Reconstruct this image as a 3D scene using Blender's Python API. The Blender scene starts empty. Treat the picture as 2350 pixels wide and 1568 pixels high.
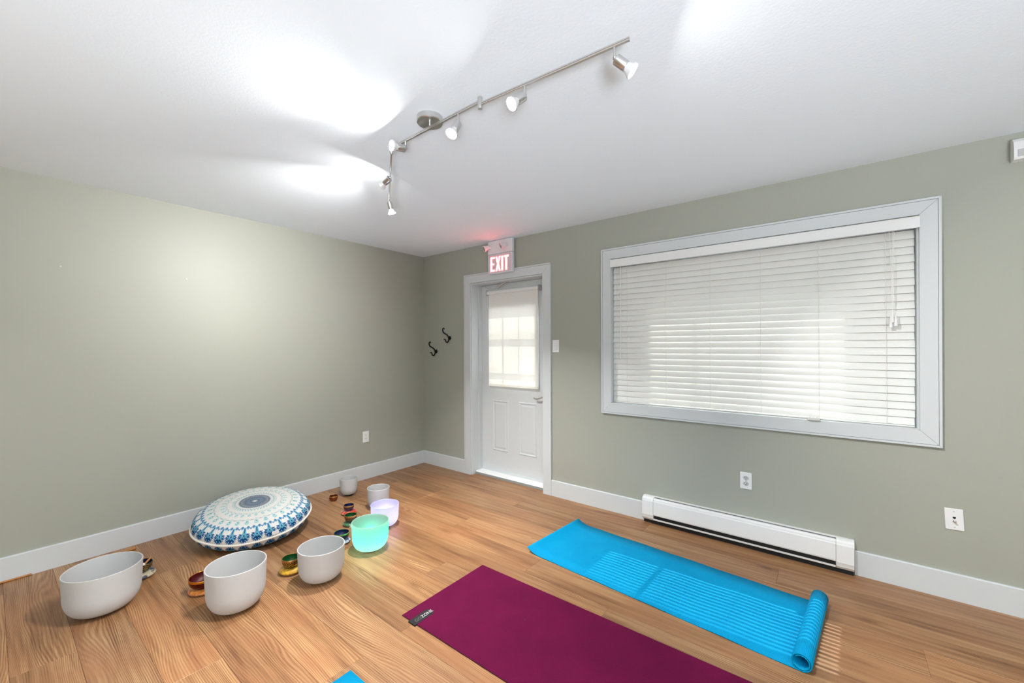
import bpy, bmesh, math, random
import numpy as np
from mathutils import Vector, Matrix

random.seed(7)
scene = bpy.context.scene
COL = scene.collection

# ------------------------------------------------------------------ camera, world, sun, exposure
F_PX, H_PX, YAW, ROLL = 944.64, 795.87, 0.665059, -0.004097
CAM = Vector((3.8519, -3.2077, 1.3708))
fw = Vector((-math.sin(YAW), math.cos(YAW), 0)); rt = Vector((math.cos(YAW), math.sin(YAW), 0)); up = Vector((0, 0, 1))
cr, sr = math.cos(ROLL), math.sin(ROLL)
cx_, cy_ = rt * cr + up * sr, -sr * rt + cr * up
cd = bpy.data.cameras.new('camera'); cam = bpy.data.objects.new('camera', cd); COL.objects.link(cam)
cam.matrix_world = Matrix(((cx_.x, cy_.x, -fw.x, CAM.x), (cx_.y, cy_.y, -fw.y, CAM.y), (cx_.z, cy_.z, -fw.z, CAM.z), (0, 0, 0, 1)))
cd.sensor_width = 36.0; cd.sensor_fit = 'HORIZONTAL'; cd.lens = F_PX / 2350 * 36
cd.shift_y = (H_PX - 784) / 2350; cd.clip_start = 0.05
scene.camera = cam

world = bpy.data.worlds.new('world'); scene.world = world; world.use_nodes = True
bg = world.node_tree.nodes['Background']
bg.inputs['Color'].default_value = (0.94, 0.975, 1.04, 1); bg.inputs['Strength'].default_value = 1.9

sd = bpy.data.lights.new('sun', 'SUN'); sd.energy = 4.5; sd.angle = math.radians(0.45); sd.color = (1.0, 0.96, 0.9)
sun = bpy.data.objects.new('sun', sd); COL.objects.link(sun); sun.location = (3, 4, 6)
sun.rotation_euler = Vector((-0.02, -0.57, -0.82)).to_track_quat('-Z', 'Y').to_euler()

# added fill spot, unseen behind the camera, aimed up to brighten the ceiling
fl = bpy.data.lights.new('ceiling_fill', 'SPOT'); fl.energy = 480.0; fl.spot_size = math.radians(158); fl.spot_blend = 0.35; fl.shadow_soft_size = 0.5; fl.color = (0.925, 0.985, 1.085)
fill_lamp = bpy.data.objects.new('ceiling_fill', fl); COL.objects.link(fill_lamp); fill_lamp.location = (5.5, -5.0, 0.35); fill_lamp.rotation_euler = (math.radians(180), 0, 0)

scene.view_settings.view_transform = 'Standard'; scene.view_settings.look = 'None'
scene.view_settings.exposure = 0.82; scene.view_settings.gamma = 1.0; scene.view_settings.use_curve_mapping = False
scene.cycles.sample_clamp_indirect = 6.0
scene.cycles.max_bounces = 10; scene.cycles.diffuse_bounces = 6
BULB = 100.0; SPOT_W = 13.0          # radiance of the spot bulbs
EXIT_GLOW = 9.0

# ------------------------------------------------------------------ materials
def lin(r, g, b):
    f = lambda c: (c / 255) / 12.92 if c / 255 <= 0.04045 else (((c / 255) + 0.055) / 1.055) ** 2.4
    return (f(r), f(g), f(b), 1.0)

class NT:
    def __init__(s, name):
        s.m = bpy.data.materials.new(name); s.m.use_nodes = True; s.t = s.m.node_tree
        s.t.nodes.clear(); s.out = s.t.nodes.new('ShaderNodeOutputMaterial')
    def n(s, typ, **kw):
        nd = s.t.nodes.new('ShaderNode' + typ)
        for k, v in kw.items():
            if k in nd.inputs: s.set(nd.inputs[k], v)
            else: setattr(nd, k, v)
        return nd
    def set(s, sock, v):
        if isinstance(v, bpy.types.NodeSocket): s.t.links.new(v, sock)
        else: sock.default_value = v
    def link(s, a, b): s.t.links.new(a, b)
    def math(s, op, a, b=0.0, c=0.0):
        nd = s.t.nodes.new('ShaderNodeMath'); nd.operation = op
        for i, v in enumerate((a, b, c)): s.set(nd.inputs[i], v)
        return nd.outputs[0]
    def vmath(s, op, a, b):
        nd = s.t.nodes.new('ShaderNodeVectorMath'); nd.operation = op
        s.set(nd.inputs[0], a); s.set(nd.inputs[1], b); return nd.outputs[0]
    def mix(s, fac, a, b, blend='MIX'):
        nd = s.t.nodes.new('ShaderNodeMix'); nd.data_type = 'RGBA'; nd.blend_type = blend
        s.set(nd.inputs[0], fac); s.set(nd.inputs[6], a); s.set(nd.inputs[7], b); return nd.outputs[2]
    def ramp(s, fac, pts):
        nd = s.t.nodes.new('ShaderNodeValToRGB'); s.link(fac, nd.inputs[0]); e = nd.color_ramp.elements
        while len(e) < len(pts): e.new(0.5)
        for i, (p, c) in enumerate(pts): e[i].position = p; e[i].color = c if hasattr(c, '__len__') else (c, c, c, 1)
        return nd.outputs[0]
    def noise(s, vec, scale, detail=3, rough=0.55, dist=0.0):
        nd = s.n('TexNoise', Scale=scale, Detail=detail, Roughness=rough, Distortion=dist)
        s.link(vec, nd.inputs['Vector']); return nd.outputs['Fac']
    def bump(s, h, strength=0.2, dist=0.002):
        nd = s.n('Bump', Strength=strength, Distance=dist); s.link(h, nd.inputs['Height']); return nd.outputs[0]

def simple(name, col, rough=0.5, metal=0.0, spec=0.5, bump=None, var=None, emis=None, estr=0.0):
    m = NT(name); p = m.n('BsdfPrincipled', Roughness=rough, Metallic=metal)
    p.inputs['Specular IOR Level'].default_value = spec
    pos = m.n('NewGeometry').outputs['Position']
    if var:
        f = m.noise(pos, var[0], 3)
        lo = tuple(c * (1 - var[1]) for c in col[:3]) + (1,); hi = tuple(min(1, c * (1 + var[1])) for c in col[:3]) + (1,)
        m.link(m.ramp(f, [(0.3, lo), (0.7, hi)]), p.inputs['Base Color'])
    else: p.inputs['Base Color'].default_value = col
    if bump:
        f = m.noise(pos, bump[0], 4); m.link(m.bump(f, bump[1], bump[2] if len(bump) > 2 else 0.002), p.inputs['Normal'])
    if emis: p.inputs['Emission Color'].default_value = emis; p.inputs['Emission Strength'].default_value = estr
    m.link(p.outputs[0], m.out.inputs[0]); return m.m

def emitter(name, col, s):
    m = NT(name); e = m.n('Emission', Color=col, Strength=s); m.link(e.outputs[0], m.out.inputs[0]); return m.m

def translucent(name, col, tcol, fac, rough=0.5, weave=None, gloss=0.05, clear=0.0):
    m = NT(name); d = m.n('BsdfDiffuse', Color=col); t = m.n('BsdfTranslucent', Color=tcol)
    mx = m.n('MixShader', Fac=fac); m.link(d.outputs[0], mx.inputs[1]); m.link(t.outputs[0], mx.inputs[2])
    g = m.n('BsdfGlossy', Color=(1, 1, 1, 1), Roughness=rough); m2 = m.n('MixShader', Fac=gloss)
    m.link(mx.outputs[0], m2.inputs[1]); m.link(g.outputs[0], m2.inputs[2])
    pos = m.n('NewGeometry').outputs['Position']
    h = m.noise(pos, weave or 600, 2); nb = m.bump(h, 0.12, 0.001)
    for q in (d, t, g): m.link(nb, q.inputs['Normal'])
    if clear:
        tr = m.n('BsdfTransparent', Color=(1, 0.99, 0.97, 1)); m3 = m.n('MixShader', Fac=clear)
        m.link(m2.outputs[0], m3.inputs[1]); m.link(tr.outputs[0], m3.inputs[2]); m2 = m3
    m.link(m2.outputs[0], m.out.inputs[0]); return m.m

M = {}
M['wall'] = simple('sage_wall_paint', lin(165, 167, 156), 0.45, 0, 0.32, bump=(260, 0.10, 0.0015), var=(1.2, 0.015))
M['ceiling'] = simple('white_ceiling_paint', lin(235, 242, 247), 0.75, 0, 0.3, bump=(90, 0.20, 0.003))
M['trim'] = simple('white_trim_paint', lin(206, 210, 212), 0.4, 0, 0.45, bump=(180, 0.05, 0.001))
M['door'] = simple('white_door_paint', lin(212, 216, 218), 0.42, 0, 0.4, bump=(220, 0.05, 0.001))
M['plastic'] = simple('white_plastic', lin(232, 232, 232), 0.3, 0, 0.5, bump=(300, 0.02, 0.0005))
M['plastic_grey'] = simple('light_grey_plastic', lin(190, 190, 190), 0.35, bump=(300, 0.02, 0.0005))
M['gap'] = simple('dark_gap', lin(52, 50, 48), 0.8, var=(40, 0.1))
M['black'] = simple('black_iron', lin(14, 13, 13), 0.45, 0.2, 0.4, bump=(300, 0.1, 0.0006))
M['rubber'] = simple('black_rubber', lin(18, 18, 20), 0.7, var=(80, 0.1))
M['heater'] = simple('white_enamel', lin(233, 233, 233), 0.3, 0, 0.5, bump=(120, 0.03, 0.0008))
M['threshold'] = simple('grey_threshold', lin(150, 152, 150), 0.5, var=(30, 0.05))
M['nickel'] = simple('brushed_nickel', lin(212, 211, 209), 0.28, 1.0, bump=(500, 0.08, 0.0004))
M['chrome'] = simple('polished_steel', lin(205, 205, 205), 0.15, 1.0, bump=(400, 0.03, 0.0003))
LENS = {k_: emitter('lit_bulb_lens', (1.0, 0.99, 0.975, 1), k_) for k_ in (BULB, BULB * 2, BULB * 2.3)}
M['bulb_glass'] = simple('bulb_reflector', lin(230, 230, 230), 0.2, 0.3, bump=(300, 0.05, 0.0005))
M['exit_face'] = translucent('exit_sign_face', lin(222, 214, 222), lin(230, 190, 200), 0.15)
M['exit_side'] = simple('exit_sign_case', lin(222, 222, 226), 0.4, bump=(300, 0.03, 0.0005))
M['exit_red'] = emitter('lit_exit_letters', (1.0, 0.085, 0.075, 1), EXIT_GLOW)
M['slat'] = translucent('white_blind_slat', lin(238, 238, 234), lin(245, 243, 235), 0.10, 0.35, 200, 0.06)
M['shade'] = translucent('ivory_shade_fabric', lin(250, 249, 246), lin(252, 250, 246), 0.26, 0.6, 900, 0.01, 0.14)
M['cord'] = simple('white_cord', lin(236, 235, 230), 0.7, bump=(900, 0.1, 0.0004))
M['glass'] = None
g = NT('window_glass'); gg = g.n('BsdfTransparent', Color=(0.95, 0.97, 0.96, 1)); gl = g.n('BsdfGlossy', Roughness=0.02)
gm = g.n('MixShader', Fac=0.06); g.link(gg.outputs[0], gm.inputs[1]); g.link(gl.outputs[0], gm.inputs[2]); g.link(gm.outputs[0], g.out.inputs[0]); M['glass'] = g.m
M['frost'] = translucent('frosted_quartz', lin(213, 213, 213), lin(226, 226, 227), 0.28, 0.35, 700, 0.05)
M['frost_green'] = translucent('frosted_quartz_lit', lin(150, 156, 154), lin(240, 244, 243), 0.74, 0.35, 700, 0.04)
M['purple'] = None; M['blue'] = None
M['foam'] = simple('dark_foam_edge', lin(70, 14, 40), 0.8, bump=(400, 0.1, 0.001))
M['wood_stick'] = simple('stained_beech', lin(176, 118, 60), 0.5, var=(60, 0.15))
M['suede'] = simple('white_suede', lin(222, 220, 216), 0.9, bump=(400, 0.2, 0.001))
M['tag'] = simple('white_paper_tag', lin(228, 226, 224), 0.7, var=(120, 0.06))
M['ink'] = simple('dark_ink', lin(40, 38, 40), 0.7, var=(200, 0.1))
M['label_black'] = simple('black_woven_label', lin(16, 15, 17), 0.75, bump=(1500, 0.1, 0.0004))
M['thread_white'] = simple('white_thread', lin(205, 203, 205), 0.7, bump=(1500, 0.1, 0.0004))
M['thread_grey'] = simple('grey_thread', lin(96, 94, 98), 0.7, bump=(1500, 0.1, 0.0004))
M['device'] = simple('silver_plastic', lin(214, 214, 210), 0.35, 0.1, bump=(300, 0.04, 0.0005))
M['post'] = simple('weathered_post', lin(126, 116, 108), 0.8, var=(12, 0.1))

def wood():
    m = NT('oak_laminate'); tc = m.n('TexCoord').outputs['Object']; rnd = m.n('ObjectInfo').outputs['Random']
    comb = m.n('CombineXYZ', X=m.math('MULTIPLY', rnd, 53.0), Y=m.math('MULTIPLY', rnd, 31.0), Z=m.math('MULTIPLY', rnd, 17.0))
    v = m.vmath('ADD', tc, comb.outputs[0])
    sx = lambda a, b: m.vmath('MULTIPLY', v, (a, b, 1.0))
    sep = m.n('SeparateXYZ'); m.link(v, sep.inputs[0]); Y = sep.outputs[1]
    warp = m.noise(sx(0.55, 3.2), 1.0, 2, 0.5)                        # slow sideways wander of the grain
    warp2 = m.noise(sx(2.2, 7.0), 1.0, 3, 0.55)
    yy = m.math('ADD', m.math('ADD', Y, m.math('MULTIPLY', warp, 0.30)), m.math('MULTIPLY', warp2, 0.018))
    rings = m.math('SINE', m.math('MULTIPLY', yy, 820.0))             # growth lines about 12 mm apart
    rings = m.math('MULTIPLY_ADD', rings, 0.5, 0.5)
    rings2 = m.math('MULTIPLY_ADD', m.math('SINE', m.math('MULTIPLY', yy, 130.0)), 0.5, 0.5)
    fine = m.noise(sx(6.0, 260.0), 1.0, 3, 0.6)                       # pores
    broad = m.noise(sx(0.9, 11.0), 1.0, 3, 0.6)
    streak = m.noise(sx(1.6, 34.0), 1.0, 3, 0.6)
    patch = m.noise(sx(3.0, 5.0), 1.0, 2, 0.5)
    gate = m.ramp(m.noise(sx(1.3, 6.0), 1.0, 2, 0.5), [(0.36, 0.10), (0.62, 0.50)])
    f = m.math('ADD', m.math('MULTIPLY', rings, m.math('MULTIPLY', streak, gate)), m.math('MULTIPLY', fine, 0.34))
    mid_ = m.noise(sx(2.4, 95.0), 1.0, 3, 0.6)
    f = m.math('ADD', f, m.math('MULTIPLY', mid_, 0.22))
    f = m.math('ADD', f, m.math('MULTIPLY', broad, 0.46))
    f = m.math('ADD', f, m.math('MULTIPLY', rings2, 0.07))
    col = m.ramp(f, [(0.42, lin(104, 68, 42)), (0.55, lin(136, 97, 64)), (0.66, lin(156, 116, 79)), (0.82, lin(177, 140, 99))])
    red = m.mix(m.ramp(patch, [(0.45, 0.0), (0.72, 0.5)]), col, lin(152, 102, 68), 'MIX')
    # knots
    vo = m.n('TexVoronoi', Scale=1.0, Randomness=0.9); m.link(sx(1.5, 4.4), vo.inputs['Vector'])
    kd = vo.outputs['Distance']
    knot = m.ramp(kd, [(0.035, 0.75), (0.085, 0.25), (0.16, 0.0)])
    red = m.mix(knot, red, lin(96, 56, 30))
    dark = m.ramp(m.noise(sx(2.2, 60.0), 1.0, 2, 0.5), [(0.66, 0.0), (0.76, 0.42)])
    red = m.mix(dark, red, lin(104, 62, 36))
    tint = m.math('MULTIPLY_ADD', rnd, 0.22, 0.90); rn2 = m.math('FRACT', m.math('MULTIPLY', rnd, 17.3))
    tcol = m.n('CombineColor', Red=m.math('MULTIPLY', tint, m.math('MULTIPLY_ADD', rn2, 0.07, 0.97)), Green=tint, Blue=m.math('MULTIPLY', tint, m.math('MULTIPLY_ADD', rn2, -0.10, 1.06)))
    base = m.mix(1.0, red, tcol.outputs[0], 'MULTIPLY')
    p = m.n('BsdfPrincipled', Roughness=0.36); p.inputs['Specular IOR Level'].default_value = 0.42
    m.link(base, p.inputs['Base Color']); m.link(m.bump(f, 0.10, 0.001), p.inputs['Normal'])
    m.link(m.ramp(f, [(0.42, 0.44), (0.82, 0.34)]), p.inputs['Roughness'])
    m.link(p.outputs[0], m.out.inputs[0]); return m.m
M['wood'] = wood()

def matmat(name, c1, c2, su, sv, rough, spec, rot=0.0):
    m = NT(name); tc = m.n('TexCoord').outputs['Object']; sep = m.n('SeparateXYZ'); m.link(tc, sep.inputs[0])
    wx = m.math('SINE', m.math('MULTIPLY', sep.outputs[0], su)); wy = m.math('SINE', m.math('MULTIPLY', sep.outputs[1], sv))
    h = m.math('ADD', wx, m.math('MULTIPLY', wy, 0.6))
    n = m.noise(tc, 5.0, 3); n2 = m.noise(tc, 420.0, 2)
    f = m.math('ADD', m.math('MULTIPLY', h, 0.16), m.math('ADD', m.math('MULTIPLY', n, 0.5), m.math('MULTIPLY', n2, 0.5)))
    p = m.n('BsdfPrincipled', Roughness=rough); p.inputs['Specular IOR Level'].default_value = spec
    m.link(m.ramp(f, [(0.25, c1), (0.75, c2)]), p.inputs['Base Color']); m.link(m.bump(h, 0.35, 0.0008), p.inputs['Normal'])
    m.link(p.outputs[0], m.out.inputs[0]); return m.m
M['purple'] = matmat('plum_yoga_mat', lin(82, 6, 46), lin(108, 14, 62), 1150, 900, 0.8, 0.1)
M['blue'] = matmat('blue_yoga_mat', lin(0, 134, 186), lin(4, 156, 204), 1150, 1000, 0.65, 0.08)
M['blue_dark'] = simple('blue_mat_underside', lin(6, 92, 160), 0.6, bump=(500, 0.1, 0.001))

def metal_bowl(name, col, col2, rough=0.32, metal=0.85):
    m = NT(name); tc = m.n('TexCoord').outputs['Object']; sep = m.n('SeparateXYZ'); m.link(tc, sep.inputs[0])
    ang = m.math('ARCTAN2', sep.outputs[1], sep.outputs[0])
    a = m.math('SINE', m.math('MULTIPLY', ang, 22.0)); b = m.math('SINE', m.math('MULTIPLY', sep.outputs[2], 520.0))
    c = m.math('MULTIPLY', a, b); n = m.noise(tc, 160.0, 3)
    f = m.math('ADD', m.math('MULTIPLY', c, 0.35), n)
    p = m.n('BsdfPrincipled', Roughness=rough, Metallic=metal)
    m.link(m.ramp(f, [(0.35, col2), (0.62, col)]), p.inputs['Base Color']); m.link(m.bump(f, 0.5, 0.001), p.inputs['Normal'])
    m.link(p.outputs[0], m.out.inputs[0]); return m.m

def brocade(name, c1, c2, c3, sc=90.0, rough=0.45):
    m = NT(name); tc = m.n('TexCoord').outputs['Object']
    f = m.noise(tc, sc, 2, 0.6, 0.6); f2 = m.noise(tc, sc * 0.6, 2)
    c = m.mix(m.ramp(f, [(0.42, 0.0), (0.52, 1.0)]), c1, c2); c = m.mix(m.ramp(f2, [(0.56, 0.0), (0.62, 1.0)]), c, c3)
    p = m.n('BsdfPrincipled', Roughness=rough); p.inputs['Sheen Weight'].default_value = 0.3
    m.link(c, p.inputs['Base Color']); m.link(m.bump(f, 0.3, 0.001), p.inputs['Normal']); m.link(p.outputs[0], m.out.inputs[0]); return m.m

# ------------------------------------------------------------------ mesh helpers
ORG = {}   # world origin of every object made here
def finish(name, verts, faces, mat, parent, smooth, org, mats=None, mi=None):
    verts = [Vector(v) for v in verts]
    if parent is not None: o_ = ORG[parent.name]
    elif org is not None: o_ = Vector(org)
    else:
        xs = [v.x for v in verts]; ys = [v.y for v in verts]; zs = [v.z for v in verts]
        o_ = Vector(((min(xs) + max(xs)) / 2, (min(ys) + max(ys)) / 2, min(zs)))
    me = bpy.data.meshes.new(name)
    me.from_pydata([tuple(v - o_) for v in verts], [], faces)
    for m_ in (mats or [mat]): me.materials.append(m_)
    if mi: me.polygons.foreach_set('material_index', mi)
    if smooth: me.polygons.foreach_set('use_smooth', [True] * len(me.polygons))
    me.update()
    if smooth: me.set_sharp_from_angle(angle=math.radians(38))
    ob = bpy.data.objects.new(name, me); COL.objects.link(ob)
    if parent is not None: ob.parent = parent; ORG[ob.name] = o_
    else: ob.location = o_; ORG[ob.name] = o_
    return ob

def tag(o, label=None, cat=None, group=None, kind=None):
    if label: o['label'] = label
    if cat: o['category'] = cat
    if group: o['group'] = group
    if kind: o['kind'] = kind
    return o

def thing(name, label, cat, loc, group=None, kind=None):
    o = bpy.data.objects.new(name, None); o.empty_display_size = 0.05; COL.objects.link(o); o.location = loc
    ORG[o.name] = Vector(loc); return tag(o, label, cat, group, kind)

def box_vf(x0, x1, y0, y1, z0, z1, ch=0.0):
    """a box; ch chamfers the four edges of every face by small insets (24 verts)"""
    if x1 < x0: x0, x1 = x1, x0
    if y1 < y0: y0, y1 = y1, y0
    if z1 < z0: z0, z1 = z1, z0
    if not ch:
        v = [(x, y, z) for z in (z0, z1) for y in (y0, y1) for x in (x0, x1)]
        return v, [(0, 2, 3, 1), (4, 5, 7, 6), (0, 1, 5, 4), (2, 6, 7, 3), (0, 4, 6, 2), (1, 3, 7, 5)]
    bm = bmesh.new(); vs = [bm.verts.new(p) for p in [(x, y, z) for z in (z0, z1) for y in (y0, y1) for x in (x0, x1)]]
    for f in [(0, 2, 3, 1), (4, 5, 7, 6), (0, 1, 5, 4), (2, 6, 7, 3), (0, 4, 6, 2), (1, 3, 7, 5)]: bm.faces.new([vs[i] for i in f])
    bmesh.ops.bevel(bm, geom=bm.edges[:], offset=ch, segments=1, affect='EDGES')
    bm.verts.index_update(); v = [tuple(q.co) for q in bm.verts]; f = [tuple(q.index for q in fc.verts) for fc in bm.faces]; bm.free()
    return v, f

def box(name, x0, x1, y0, y1, z0, z1, mat, parent=None, ch=0.0, org=None):
    v, f = box_vf(x0, x1, y0, y1, z0, z1, ch); return finish(name, v, f, mat, parent, False, org)

def join(parts):
    V, Fc = [], []
    for v, f in parts:
        k = len(V); V += list(v); Fc += [tuple(i + k for i in q) for q in f]
    return V, Fc

def lathe_vf(prof, seg, c=(0, 0, 0), closed=True):
    """prof: list of (r, z); r may start/end at 0. Ring by ring."""
    V, Fc, rings = [], [], []
    for r, z in prof:
        if r < 1e-6: rings.append([len(V)]); V.append((c[0], c[1], c[2] + z))
        else:
            k = len(V); rings.append(list(range(k, k + seg)))
            V += [(c[0] + r * math.cos(2 * math.pi * i / seg), c[1] + r * math.sin(2 * math.pi * i / seg), c[2] + z) for i in range(seg)]
    for a, b in zip(rings[:-1], rings[1:]):
        for i in range(seg):
            j = (i + 1) % seg
            if len(a) == 1 and len(b) == 1: continue
            if len(a) == 1: Fc.append((a[0], b[j], b[i]))
            elif len(b) == 1: Fc.append((a[i], a[j], b[0]))
            else: Fc.append((a[i], a[j], b[j], b[i]))
    return V, Fc

def frame_of(d):
    d = Vector(d).normalized(); h = Vector((0, 0, 1)) if abs(d.z) < 0.95 else Vector((1, 0, 0))
    a = d.cross(h).normalized(); b = a.cross(d).normalized(); return a, b, d

def along_vf(prof, p, d, seg=20):
    """lathe whose axis runs from p along d"""
    v, f = lathe_vf(prof, seg); a, b, d = frame_of(d); p = Vector(p)
    return [tuple(p + a * x + b * y + d * z) for x, y, z in v], f

def rod_vf(p0, p1, r, seg=12, r1=None):
    p0, p1 = Vector(p0), Vector(p1); L = (p1 - p0).length; r1 = r if r1 is None else r1
    return along_vf([(0, 0), (r, 0), (r1, L), (0, L)], p0, p1 - p0, seg)

def tube_vf(pts, r, seg=8, taper=None):
    pts = [Vector(p) for p in pts]; V, Fc = [], []; n = len(pts)
    a = None
    for i, p in enumerate(pts):
        d = (pts[min(i + 1, n - 1)] - pts[max(i - 1, 0)]).normalized()
        if a is None: a = frame_of(d)[0]
        a = (a - d * a.dot(d)).normalized(); b = d.cross(a); rr = r if taper is None else r * taper[i]
        V += [tuple(p + a * rr * math.cos(2 * math.pi * k / seg) + b * rr * math.sin(2 * math.pi * k / seg)) for k in range(seg)]
    for i in range(n - 1):
        for k in range(seg):
            j = (k + 1) % seg; Fc.append((i * seg + k, i * seg + j, (i + 1) * seg + j, (i + 1) * seg + k))
    Fc.append(tuple(range(seg - 1, -1, -1))); Fc.append(tuple((n - 1) * seg + k for k in range(seg)))
    return V, Fc

def prism_vf(poly, axis, a0, a1):
    """extrude a polygon given in the two other axes along `axis` (0=x,1=y,2=z)"""
    n = len(poly); V = []
    for a in (a0, a1):
        for p in poly:
            V.append((a, p[0], p[1]) if axis == 0 else (p[0], a, p[1]) if axis == 1 else (p[0], p[1], a))
    Fc = [tuple(range(n - 1, -1, -1)), tuple(range(n, 2 * n))] + [(i, (i + 1) % n, n + (i + 1) % n, n + i) for i in range(n)]
    return V, Fc

def vf(name, t, mat, parent=None, smooth=False, org=None, **k): return finish(name, t[0], t[1], mat, parent, smooth, org, **k)

def spline(pts, n=8):
    """Catmull-Rom through 3-D points"""
    P = [Vector(p) for p in pts]; P = [P[0] * 2 - P[1]] + P + [P[-1] * 2 - P[-2]]; out = []
    for i in range(1, len(P) - 2):
        for k in range(n):
            t = k / n; a, b, c, d = P[i - 1:i + 3]
            out.append(0.5 * ((2 * b) + (c - a) * t + (2 * a - 5 * b + 4 * c - d) * t * t + (3 * b - a - 3 * c + d) * t ** 3))
    out.append(P[-2]); return out

def text_vf(body, size, extrude=0.0, font_scale_x=1.0):
    cu = bpy.data.curves.new('lettering', 'FONT'); cu.body = body; cu.size = size; cu.extrude = extrude; cu.resolution_u = 3
    ob = bpy.data.objects.new('lettering', cu); COL.objects.link(ob); dg = bpy.context.evaluated_depsgraph_get(); dg.update()
    me = bpy.data.meshes.new_from_object(ob.evaluated_get(dg)); v = [tuple(q.co) for q in me.vertices]; f = [tuple(p.vertices) for p in me.polygons]
    bpy.data.objects.remove(ob); bpy.data.curves.remove(cu); bpy.data.meshes.remove(me); return v, f

# ------------------------------------------------------------------ the room
H = 2.44; XR, YF = 6.2, -5.8
floor = box('floor', -0.12, XR, YF, 0.2, -0.12, -0.010, M['gap'], org=(3, -3, 0)); tag(floor, 'light oak laminate plank floor', 'floor', kind='structure')
PW, PL = 0.1953, 1.91
JOINT = {0: 2.73, 1: 3.58, 2: 0.88, 6: 2.917, 7: 1.90, 9: 2.205, 11: 2.203, 10: 1.30, 8: 3.15, 3: 2.25, 4: 1.55, 5: 0.45, 12: 0.62, 13: 1.72, 14: 0.36, 15: 1.15, 16: 0.2}
def plank(x0, x1, y0, y1):
    c = 0.0007; z0, z1 = -0.008, 0.0; x0 += 0.0002; x1 -= 0.0002; y0 += 0.0003; y1 -= 0.0003
    v = [(x0, y0, z0), (x1, y0, z0), (x1, y1, z0), (x0, y1, z0), (x0, y0, z1 - c), (x1, y0, z1 - c), (x1, y1, z1 - c), (x0, y1, z1 - c),
         (x0 + c, y0 + c, z1), (x1 - c, y0 + c, z1), (x1 - c, y1 - c, z1), (x0 + c, y1 - c, z1)]
    f = [(3, 2, 1, 0), (0, 1, 5, 4), (1, 2, 6, 5), (2, 3, 7, 6), (3, 0, 4, 7), (4, 5, 9, 8), (5, 6, 10, 9), (6, 7, 11, 10), (7, 4, 8, 11), (8, 9, 10, 11)]
    cxy = Vector(((x0 + x1) / 2, (y0 + y1) / 2, 0))
    me = bpy.data.meshes.new('plank'); me.from_pydata([tuple(Vector(q) - cxy) for q in v], [], f); me.materials.append(M['wood']); me.update()
    o = bpy.data.objects.new('plank', me); COL.objects.link(o); o.parent = floor; o.location = cxy - Vector((3, -3, 0)); return o
k = -1
while True:
    yt, yb = -0.03 - PW * k, -0.03 - PW * (k + 1)
    if yt < YF: break
    top = min(yt, 0.0) if k >= 0 else 0.0
    j = JOINT.get(k, JOINT[0] if k < 0 else random.uniform(0.2, 1.8))
    while j > 0.05: j -= PL
    x = j
    while x < XR:
        a, b = max(x, 0.0), min(x + PL, XR)
        if b - a > 0.03: plank(a, b, max(yb, YF), top)
        x += PL
    k += 1
plank(0.79, 1.705, 0.0, 0.048)                                       # strip of floor running into the doorway

wl = box('wall_left', -0.12, 0, YF, 0.15, -0.01, H, M['wall']); tag(wl, 'plain sage green wall on the left', 'wall', kind='structure')
DX0, DX1, DZ = 0.775, 1.72, 2.05        # doorway hole
WX0, WX1, WZ0, WZ1 = 2.365, 4.235, 0.885, 2.115   # window hole
wb = vf('wall_back', join([box_vf(-0.12, DX0, 0, 0.2, -0.01, H), box_vf(DX0, DX1, 0, 0.2, DZ, H), box_vf(DX1, WX0, 0, 0.2, -0.01, H),
    box_vf(WX0, WX1, 0, 0.2, -0.01, WZ0), box_vf(WX0, WX1, 0, 0.2, WZ1, H), box_vf(WX1, XR, 0, 0.2, -0.01, H)]), M['wall'])
tag(wb, 'sage green wall with the exit door and the wide window', 'wall', kind='structure')
cl = box('ceiling', -0.12, XR, YF, 0.2, H, H + 0.12, M['ceiling']); tag(cl, 'flat white ceiling', 'ceiling', kind='structure')

wr_ = box('wall_right', XR, XR + 0.12, YF, 0.2, -0.01, H, M['wall']); tag(wr_, 'plain sage green wall to the right of the camera', 'wall', kind='structure')
wf_ = box('wall_front', -0.12, XR + 0.12, YF - 0.12, YF, -0.01, H, M['wall']); tag(wf_, 'plain sage green wall behind the camera', 'wall', kind='structure')
BT, BH = 0.015, 0.144
def base_prof(s=1): return [(0, 0), (s * BT, 0), (s * BT, BH - 0.004), (s * (BT - 0.004), BH), (0, BH)]
b_ = vf('baseboard_left', prism_vf([(p[0], p[1] + 0.0005) for p in base_prof()], 1, YF, 0), M['trim']); tag(b_, 'tall white baseboard along the left wall', 'baseboard', kind='structure')
for x0, x1, lb in ((BT, 0.69, 'short white baseboard between the corner and the door'), (1.80, 2.664, 'white baseboard between the door and the heater'), (3.942, XR, 'white baseboard to the right of the heater')):
    b_ = vf('baseboard_back', prism_vf([(-p[0], p[1] + 0.0005) for p in base_prof()], 0, x0, x1), M['trim']); tag(b_, lb, 'baseboard', kind='structure')

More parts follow.
